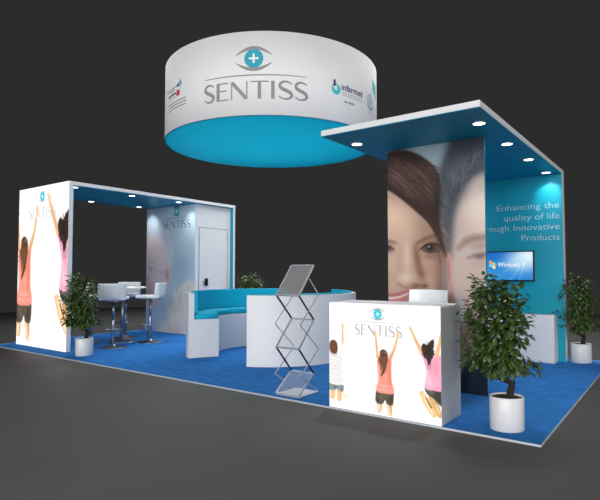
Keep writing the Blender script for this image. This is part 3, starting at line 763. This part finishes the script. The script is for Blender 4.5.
# ------------------------------------------------------------------ sofas
SC = (-4.20, 2.17)
def sofa(name, label, a0, a1, ro_, ncush, group):
    ri = .855; rw = ro_ - .08; so = (SC[0] + (ro_ - .3) * math.cos((a0 + a1) / 2), SC[1] + (ro_ - .3) * math.sin((a0 + a1) / 2), 0)
    t = thing(name, label, 'sofa', so, 0, group)
    MB().arc_sweep([(ri, .004), (ro_, .004), (ro_, .913), (ro_ - .004, .918), (rw + .004, .918), (rw, .913), (rw, .545), (ri + .004, .545), (ri, .541)], SC, a0, a1, 56).build('sofa_shell', M['white'], t, so, label='white curved shell')
    e = .006
    MB().arc_sweep([(rw - .05, .638), (rw - .001, .638), (rw - .001, .923), (rw + .02, .923), (rw + .02, .932), (rw - .02, .938), (rw - .045, .932)], SC, a0 + e, a1 - e, 56).build('backrest', M['seatfab'], t, so)
    for i in range(ncush):
        u0 = a0 + (a1 - a0) * i / ncush + .012; u1 = a0 + (a1 - a0) * (i + 1) / ncush - .012
        pr = []
        r0, r1, z0, z1, rd = ri - .004, rw - .004, .5465, .634, .034
        for cx, cz, st in ((r1 - rd, z1 - rd, 0), (r0 + rd, z1 - rd, PI / 2), (r0 + rd, z0 + rd, PI), (r1 - rd, z0 + rd, 1.5 * PI)):
            pr += [(cx + rd * math.cos(st + k * PI / 8), cz + rd * math.sin(st + k * PI / 8)) for k in range(5)]
        m_ = MB(); nn = 20; K = len(pr); vs = []
        for k in range(nn + 1):
            f = k / nn; tt = u0 + (u1 - u0) * f
            edge = min(f, 1 - f) * nn / 2.0
            sh_ = 1 - .42 * max(0, 1 - edge) ** 2
            for r_, z_ in pr:
                rc_, zc_ = (r0 + r1) / 2, z0
                vs.append((SC[0] + (rc_ + (r_ - rc_) * (1 - (1 - sh_) * .25)) * math.cos(tt), SC[1] + (rc_ + (r_ - rc_) * (1 - (1 - sh_) * .25)) * math.sin(tt), zc_ + (z_ - zc_) * sh_))
        fs = [(k * K + j, (k + 1) * K + j, (k + 1) * K + (j + 1) % K, k * K + (j + 1) % K) for k in range(nn) for j in range(K)]
        fs += [tuple(range(K)), tuple(reversed([nn * K + j for j in range(K)]))]
        m_.geom(vs, fs, True).build('seat_cushion', M['seatfab'], t, so)
    return t
sofa('curved_sofa', 'curved white sofa with turquoise cushions, its open end and seat facing the front', R(118), R(241.6), 1.295, 4, 'curved sofas under the drum')
sofa('curved_sofa', 'curved white sofa showing only its tall plain back, behind the folding brochure rack', R(-66.6), R(72), 1.245, 5, 'curved sofas under the drum')

# ------------------------------------------------------------------ brochure rack
bx0, bx1, yf, yb, yt = -2.45, -2.17, .085, .40, .338
bo = (bx0, yf, 0)
st = thing('brochure_rack', 'folding zigzag aluminium brochure rack standing before the curved sofa back', 'rack', bo)
MB().box(bx0 - .005, yf - .005, .002, bx1 + .005, yb + .02, .012, .002, 1).build('base_plate', M['alu'], st, bo)
zf = (.022, .470, .985); zb = (.200, .735, 1.282)
for i in range(3):
    nrm = Vector((0, -(zb[i] - zf[i]), yt - yf)).normalized()
    fr_ = MB()
    for x in (bx0, bx1): fr_.bar((x, yf, zf[i]), (x, yt, zb[i]), .012, .016, nrm)
    fr_.bar((bx0, yf, zf[i]), (bx1, yf, zf[i]), .014, .016, nrm); fr_.bar((bx0, yt, zb[i]), (bx1, yt, zb[i]), .012, .012, nrm)
    tf = fr_.build('tray_frame', M['alu'], st, bo)
    MB().geom([(bx0 + .006, yf, zf[i] + .001), (bx1 - .006, yf, zf[i] + .001), (bx1 - .006, yt, zb[i] + .001), (bx0 + .006, yt, zb[i] + .001)] + [(bx0 + .006, yf, zf[i] + .005), (bx1 - .006, yf, zf[i] + .005), (bx1 - .006, yt, zb[i] + .005), (bx0 + .006, yt, zb[i] + .005)],
              [(0, 1, 2, 3), (7, 6, 5, 4), (0, 4, 5, 1), (1, 5, 6, 2), (2, 6, 7, 3), (3, 7, 4, 0)]).build('tray_sheet', M['meshsheet'] if i == 2 else M['acrylic'], tf, bo)
for i in (0, 1):
    for x in (bx0, bx1):
        MB().bar((x, yf, zf[i + 1]), (x, yt, zb[i]), .009, .017, (0, .6, .8)).build('folding_arm', M['alu_dark'], st, bo, label='dark folding arm')
hz = [(yb, .016), (yf, .205), (yb, .44), (yf, .70), (yb, .985)]
for x in (bx0 - .016, bx1 + .016):
    for a, e in zip(hz, hz[1:]):
        MB().bar((x, a[0], a[1]), (x, e[0], e[1]), .006, .010, (0, .6, .8)).build('scissor_bar', M['alu'], st, bo)
    y2, z2 = yb - .16, .985 + .16
    MB().bar((x, yb, .985), (x, y2, z2), .006, .010, (0, .6, .8)).build('scissor_bar', M['alu'], st, bo)

# ------------------------------------------------------------------ bar table and stools
bt = thing('bar_table', 'round white bar table on a slim column among the bar stools', 'table', (-7.17, 1.58, 0))
MB().lathe([(0, .940), (.385, .940), (.40, .947), (.40, .957), (.39, .963), (0, .963)], 48).build('table_top', M['fabric_white'], bt)
MB().lathe([(0, .932), (.11, .932), (.11, .9395), (0, .9395)], 24).build('mounting_plate', M['black'], bt)
MB().lathe([(.0, .014), (.028, .014), (.028, .932), (0, .932)], 20).build('column', M['chrome'], bt)
MB().lathe([(0, .002), (.24, .002), (.24, .008), (.10, .018), (.03, .03), (0, .03)], 40).build('base', M['chrome'], bt)

def bar_stool(loc, rz, label, group):
    t = thing('bar_stool', label, 'stool', loc, rz, group)
    MB().lathe([(0, .002), (.215, .002), (.22, .006), (.21, .012), (.08, .022), (.034, .040), (.03, .06), (0, .06)], 44).build('base', M['chrome'], t)
    MB().lathe([(0, .05), (.030, .05), (.030, .44), (.026, .45), (0, .45)], 20).build('column', M['chrome'], t)
    MB().lathe([(0, .445), (.020, .445), (.020, .745), (0, .745)], 16).build('gas_lift', M['chrome'], t)
    fr_ = MB().tube([(-.115, -.03, .29), (-.115, -.15, .29), (-.09, -.18, .29), (.09, -.18, .29), (.115, -.15, .29), (.115, -.03, .29)], .010, 8)
    fr_.tube([(-.115, -.03, .29), (0, 0, .29), (.115, -.03, .29)], .010, 8); fr_.lathe([(.0305, .27), (.038, .27), (.038, .31), (.0305, .31)], 20)
    fr_.build('footrest', M['chrome'], t)
    MB().bar((0, .012, .675), (0, .17, .786), .05, .014, (0, -.5, .8)).box(-.09, -.13, .745, .09, .15, .768, .002, 1).build('seat_bracket', M['alu_dark'], t)
    # seat pan: rounded cushion, front edge rounded down
    tb = bmesh.new(); bmesh.ops.create_cube(tb, size=1.0)
    for v in tb.verts: v.co = Vector((v.co.x * .43, v.co.y * .41 - .005, .796 + v.co.z * .054))
    bmesh.ops.bevel(tb, geom=list(tb.edges), offset=.024, segments=4, affect='EDGES', profile=.5)
    MB().add(tb).build('seat', M['stoolseat'], t)
    # backrest: curved wrapping slab
    n, k = 16, 6; vs = []; x_h = .215
    for i in range(n + 1):
        x = -x_h + 2 * x_h * i / n
        y0 = .215 - .075 * abs(x / x_h) ** 3
        ed = 1.0
        for j in range(k + 1):
            z = .786 + (.251) * j / k
            z = .786 + (z - .786) * (.93 + .07 * ed)
            vs.append((x, y0 - .025 + .022 * j / k, z))
        for j in range(k, -1, -1):
            z = .782 + (.255) * j / k
            z = .782 + (z - .782) * (.93 + .07 * ed)
            vs.append((x, y0 + .022 + .022 * j / k - (.02 if j == 0 else 0), z))
    K = 2 * (k + 1)
    fs = [(i * K + j, (i + 1) * K + j, (i + 1) * K + (j + 1) % K, i * K + (j + 1) % K) for i in range(n) for j in range(K)] + [tuple(range(K)), tuple(reversed([n * K + j for j in range(K)]))]
    bk = MB().geom(vs, fs, True).build('backrest', M['stoolseat'], t)
    md = bk.modifiers.new('soft_edges', 'BEVEL'); md.width = .012; md.segments = 3; md.limit_method = 'ANGLE'; md.angle_limit = R(50)
    return t
def face_to(loc, target):  # rotation that points the stool's front (-Y) at a target
    d = (target[0] - loc[0], target[1] - loc[1]); return math.atan2(d[1], d[0]) + PI / 2
TB = (-7.17, 1.58)
sg = 'white bar stools'
p1 = (-6.643, 1.048, 0); s1 = bar_stool(p1, face_to(p1, TB) + .02, 'white bar stool nearest the front, seen from behind beside the potted tree', sg)
p2 = (-7.575, 1.925, 0); dup(s1, p2, face_to(p2, (-7.31, 1.50)), 'white bar stool on the far side of the bar table, facing the front', sg)
p3 = (-6.719, 1.832, 0); dup(s1, p3, face_to(p3, (-7.10, 1.55)), 'white bar stool in side view, before the mural of the elderly man', sg)
p4 = (-7.563, 1.206, 0); dup(s1, p4, face_to(p4, TB) - .2, 'white bar stool mostly hidden behind the potted tree by the arch', sg)
p5 = (-1.25, .80, 0); dup(s1, p5, R(-12), 'white stool whose backrest rises behind the reception counter', sg)

# ------------------------------------------------------------------ potted trees
def potted_tree(loc, rz, label, group, clear=None):
    t = thing('potted_ficus', label, 'potted plant', loc, rz, group)
    q = [(0, .003), (.128, .003), (.134, .010), (.135, .252), (.130, .258), (.124, .255), (.123, .242), (0, .242)]
    MB().lathe(q, 48, sx=.96, sy=.84).build('plant_pot', M['pot'], t)
    MB().lathe([(.0, .2425), (.121, .2425), (.10, .250), (0, .254)], 32, sx=.96, sy=.84).build('soil', M['soil'], t)
    rg = random.Random(11)
    trunk = [(.025, 0, .242), (.035, .004, .30), (.05, .012, .335), (.02, .018, .365), (-.045, .02, .39), (-.10, .008, .42), (-.085, -.006, .47), (-.03, -.01, .53), (.0, 0, .62), (.012, .008, .74), (-.005, .0, .90), (0, 0, 1.04)]
    sm = []
    for i in range(len(trunk) - 1):
        p0, p1_, p2_, p3_ = [Vector(trunk[max(0, min(len(trunk) - 1, i + d))]) for d in (-1, 0, 1, 2)]
        for k in range(4):
            f = k / 4; sm.append(.5 * (2 * p1_ + (p2_ - p0) * f + (2 * p0 - 5 * p1_ + 4 * p2_ - p3_) * f * f + (3 * p1_ - p0 - 3 * p2_ + p3_) * f ** 3))
    sm.append(Vector(trunk[-1])); N = len(sm)
    rad = [.029 - .008 * min(1, i / 10) - .015 * max(0, (i - 10) / (N - 10)) for i in range(N)]
    tk = MB().tube(sm, rad, 10)
    tk.tube([(.04, .01, .32), (.075, .02, .35), (.07, .03, .385), (.03, .03, .42), (.02, .02, .50)], [.008, .007, .006, .005, .004], 6)
    # clumps of leaves round the crown: (centre, radius)
    cl = []
    for i in range(44):
        z = .52 + .57 * ((i + .5) / 44)
        f = (z - .80) / .37
        rr = .215 * math.sqrt(max(.05, 1 - f * f)) * (1.0 if z < .95 else .95)
        a = i * 2.39996 + rg.uniform(-.3, .3); d = rr * rg.uniform(.45, .86)
        cl.append((Vector((-.075 + d * math.cos(a), d * math.sin(a) * .95, z + rg.uniform(-.02, .03))), rg.uniform(.085, .13)))
    cl += [(Vector((-.06, 0, 1.07)), .10), (Vector((.15, -.06, .50)), .08), (Vector((-.24, .05, .53)), .09), (Vector((-.10, -.05, .49)), .08), (Vector((-.13, .08, .51)), .08), (Vector((.02, -.14, .51)), .08), (Vector((.02, .12, .52)), .08)]
    for c0, r0 in cl[::2]:
        zt = max(.46, min(1.0, c0.z - .12)); base = min(sm, key=lambda v: abs(v.z - zt) + (9 if v.z < .45 else 0))
        mid = base.lerp(c0, .55) + Vector((0, 0, .03))
        if clear and clear(Matrix.Rotation(rz, 3, 'Z') @ c0 + Vector(loc)): continue
        tk.tube([base, mid, c0], [.009, .006, .003], 6)
    tk.build('trunk', M['bark'], t)
    lf = MB()
    for c0, r0 in cl:
        for k in range(32):
            v = Vector((rg.gauss(0, 1), rg.gauss(0, 1), rg.gauss(0, 1))).normalized() * r0 * rg.uniform(.45, 1.08)
            p = c0 + v
            out = Vector((p.x, p.y, (p.z - .72) * .35)); out = (out.normalized() if out.length > .01 else Vector((1, 0, 0))) + Vector((rg.uniform(-.8, .8), rg.uniform(-.8, .8), rg.uniform(-1.1, .25)))
            d = out.normalized(); sd = d.cross(Vector((rg.uniform(-.4, .4), rg.uniform(-.4, .4), 1))).normalized(); up = sd.cross(d)
            l = rg.uniform(.048, .072); w = l * rg.uniform(.22, .31)
            if clear and clear(Matrix.Rotation(rz, 3, 'Z') @ p + Vector(loc)): continue
            q_ = [p, p + d * l * .35 + sd * w - up * .004, p + d * l * .72 + sd * w * .8 - up * .008, p + d * l - up * .016, p + d * l * .72 - sd * w * .8 - up * .008, p + d * l * .35 - sd * w - up * .004, p + d * l * .5 + up * .004]
            lf.geom(q_, [(0, 1, 6), (1, 2, 6), (2, 3, 6), (3, 4, 6), (4, 5, 6), (5, 0, 6)], True)
    lf.build('foliage', M['leaf'], t, normals=False)
    return t
pg = 'potted ficus trees'
t1 = potted_tree((-.295, .255, 0), R(38), 'largest-looking potted ficus in a white pot, beside the portrait wall', pg)
potted_tree((-.310, 3.97, 0), R(40), 'potted ficus at the end of the teal back wall', pg, lambda p: p.x < -.40 and p.y > 3.78)
dup(t1, (-6.265, .32, 0), R(100), 'potted ficus beside the tall backlit poster, before the bar stools', pg)
dup(t1, (-6.24, 3.80, 0), R(200), 'potted ficus behind the curved sofa, only its crown showing', pg)

# ------------------------------------------------------------------ monitor and low cabinet at the teal wall
mo = (-1.24, 3.86, 1.30)
mon = thing('wall_monitor', 'flat black-framed screen showing a blue desktop, mounted on the teal wall', 'monitor', mo)
MB().box(-1.625, 3.812, 1.088, -.848, 3.857, 1.520, .004, 2).build('monitor_case', M['black'], mon, mo)
MB().box(-1.40, 3.8575, 1.18, -1.10, 3.8655, 1.42).build('wall_bracket', M['alu_dark'], mon, mo)
scr = screen_print(.744, .396).build('screen', -1.608, 3.810, 1.108, print_mat('lit_screen', 1.0), mon, mo)
E_w = emit_mat('screen_white', (250, 252, 255), 1.0)
decal(place(text_mesh('Windows', width=.30, height=.066), 1, 0, 0), lambda x, z: (-1.338 + x, 3.8085, 1.296 + z), 'screen_lettering', E_w, scr, mo)
decal(place(text_mesh('7', width=.036, height=.066), 1, 0, 0), lambda x, z: (-.995 + x, 3.8085, 1.296 + z), 'screen_numeral', E_w, scr, mo)
for (u0, v0), col in (((0, .5), (232, 150, 96)), ((.5, .5), (172, 214, 130)), ((0, 0), (130, 200, 240)), ((.5, 0), (250, 224, 130))):
    n = 6; qd = []
    for i in range(n):
        a, e = i / n, (i + 1) / n
        fz = lambda u_, v_: (u_ * .094, v_ * .098 + .012 * math.sin(u_ * 2 * PI) - .02 * u_)
        qd.append([fz(u0 + .46 * a, v0 + .02), fz(u0 + .46 * e, v0 + .02), fz(u0 + .46 * e, v0 + .47), fz(u0 + .46 * a, v0 + .47)])
    decal(qd, lambda x, z: (-1.463 + x, 3.8085, 1.288 + z), 'flag_pane', emit_mat('flag_pane', col, 1.0), scr, mo)

lo = (-1.0, 3.74, 0)
lc = thing('low_cabinet', 'white low cabinet standing against the teal wall under the screen', 'cabinet', lo)
MB().box(-1.62, 3.625, .002, -.575, 3.862, .642, .003, 1).build('cabinet_body', M['white'], lc, lo)
for x0, x1 in ((-1.615, -1.10), (-1.095, -.58)):
    MB().box(x0, 3.615, .02, x1, 3.6245, .63, .002, 1).build('cabinet_door', M['white'], lc, lo)

# ------------------------------------------------------------------ recessed downlights
def downlight(loc, label, group, power):
    t = thing('recessed_downlight', label, 'downlight', loc, 0, group)
    MB().lathe([(.052, -.001), (.064, -.001), (.064, -.006), (.052, -.008)], 32).build('trim_ring', M['alu'], t)
    MB().lathe([(0, -.0015), (.052, -.0015), (.052, -.007), (0, -.007)], 32).build('lens', M['lens'], t)
    ld = bpy.data.lights.new('downlight_beam', 'SPOT'); ld.energy = power; ld.spot_size = R(95); ld.spot_blend = .55; ld.shadow_soft_size = .03
    ld.color = (1, .97, .92)
    lo_ = link(bpy.data.objects.new('downlight_beam', ld)); lo_.parent = t; lo_.location = (0, 0, -.03)
    return t
zc = AZ - .0605
gl = 'downlights in the arch'
d0 = downlight((-6.902, .487, zc), 'small downlight in the arch underside right behind the tall backlit poster', gl, 34)
dup(d0, (-8.189, 1.564, zc), 0, 'downlight at the outer edge of the arch underside, second back from the poster', gl)
dup(d0, (-6.939, 1.576, zc), 0, 'downlight midway along the near edge of the arch underside', gl)
washers = []
for px_, lab_ in ((-8.148, 'downlight over the outer end of the faded mural'), (-6.92, 'downlight over the mural corner nearest the cabin door')):
    washers.append(dup(d0, (px_, 2.61, zc), 0, lab_, gl))
gr = 'downlights in the canopy'
dup(d0, (-1.911, .767, zc), 0, 'downlight at the canopy tip closest to the hanging drum', gr)
dup(d0, (-.632, .768, zc), 0, 'largest-looking downlight, at the canopy front corner above the portrait wall', gr)
dup(d0, (-.633, 1.703, zc), 0, 'second downlight back from the canopy front corner', gr)
dup(d0, (-.632, 2.636, zc), 0, 'third downlight back from the canopy front corner', gr)
washers.append(dup(d0, (-.635, 3.636, zc), 0, 'rearmost canopy downlight, washing the teal wall above the slogan', gr))
for wsh in washers:      # these lamps are tilted towards the wall behind them
    for ch in wsh.children:
        if ch.type == 'LIGHT':
            ch.data = ch.data.copy(); ch.data.spot_size = R(75); ch.data.spot_blend = 1.0; ch.data.energy = 15
            ch.rotation_euler = (R(38), 0, 0)

# ------------------------------------------------------------------ hall lighting and added fill lights
def area(name, loc, target, sx, sy, power, col=(1, 1, 1)):
    ld = bpy.data.lights.new(name, 'AREA'); ld.shape = 'RECTANGLE'; ld.size = sx; ld.size_y = sy; ld.energy = power; ld.color = col
    o = link(bpy.data.objects.new(name, ld)); o.location = loc
    o.rotation_euler = (Vector(target) - Vector(loc)).to_track_quat('-Z', 'Y').to_euler()
    return o
area('hall_ceiling_lamp', (-5.8, 6.0, 7.2), (-5.5, 5.5, 0), 10, 8, 1250)
area('front_fill', (2.5, -15.0, 3.6), (-4.0, 2.0, 1.8), 18, 6.5, 2900)  # added fill, no actual fitting: evens out the front faces and drum
area('side_fill', (10.0, 0.0, 4.5), (-4.0, 2.0, 1.5), 6, 4, 300)  # added fill from the right, brightens side faces and panel edges
# unseen light added inside the banner drum so its base looks brighter
ld = bpy.data.lights.new('drum_fill', 'AREA'); ld.shape = 'DISK'; ld.size = 3.1; ld.energy = 5.5
link(bpy.data.objects.new('drum_fill', ld)).location = (DC[0], DC[1], D0 + .9)

w = bpy.data.worlds.new('World'); S.world = w; w.use_nodes = True
w.node_tree.nodes['Background'].inputs['Color'].default_value = L4((44, 44, 44))
w.node_tree.nodes['Background'].inputs['Strength'].default_value = 1.0

# ------------------------------------------------------------------ camera
cd = bpy.data.cameras.new('camera'); cam = link(bpy.data.objects.new('camera', cd))
cd.sensor_fit = 'HORIZONTAL'; cd.sensor_width = 36.0; cd.lens = 36.0 * 518.27 / 600.0; cd.clip_end = 300
cam.location = (.834, -3.951, 1.2)
cam.rotation_euler = (PI / 2 + .0452, 0, .6375)
S.camera = cam
S.view_settings.view_transform = 'Standard'; S.view_settings.look = 'None'; S.view_settings.gamma = 1.0
S.view_settings.exposure = 0.0; S.view_settings.use_curve_mapping = False
S.cycles.use_denoising = True
S.cycles.max_bounces = 8; S.cycles.transparent_max_bounces = 12
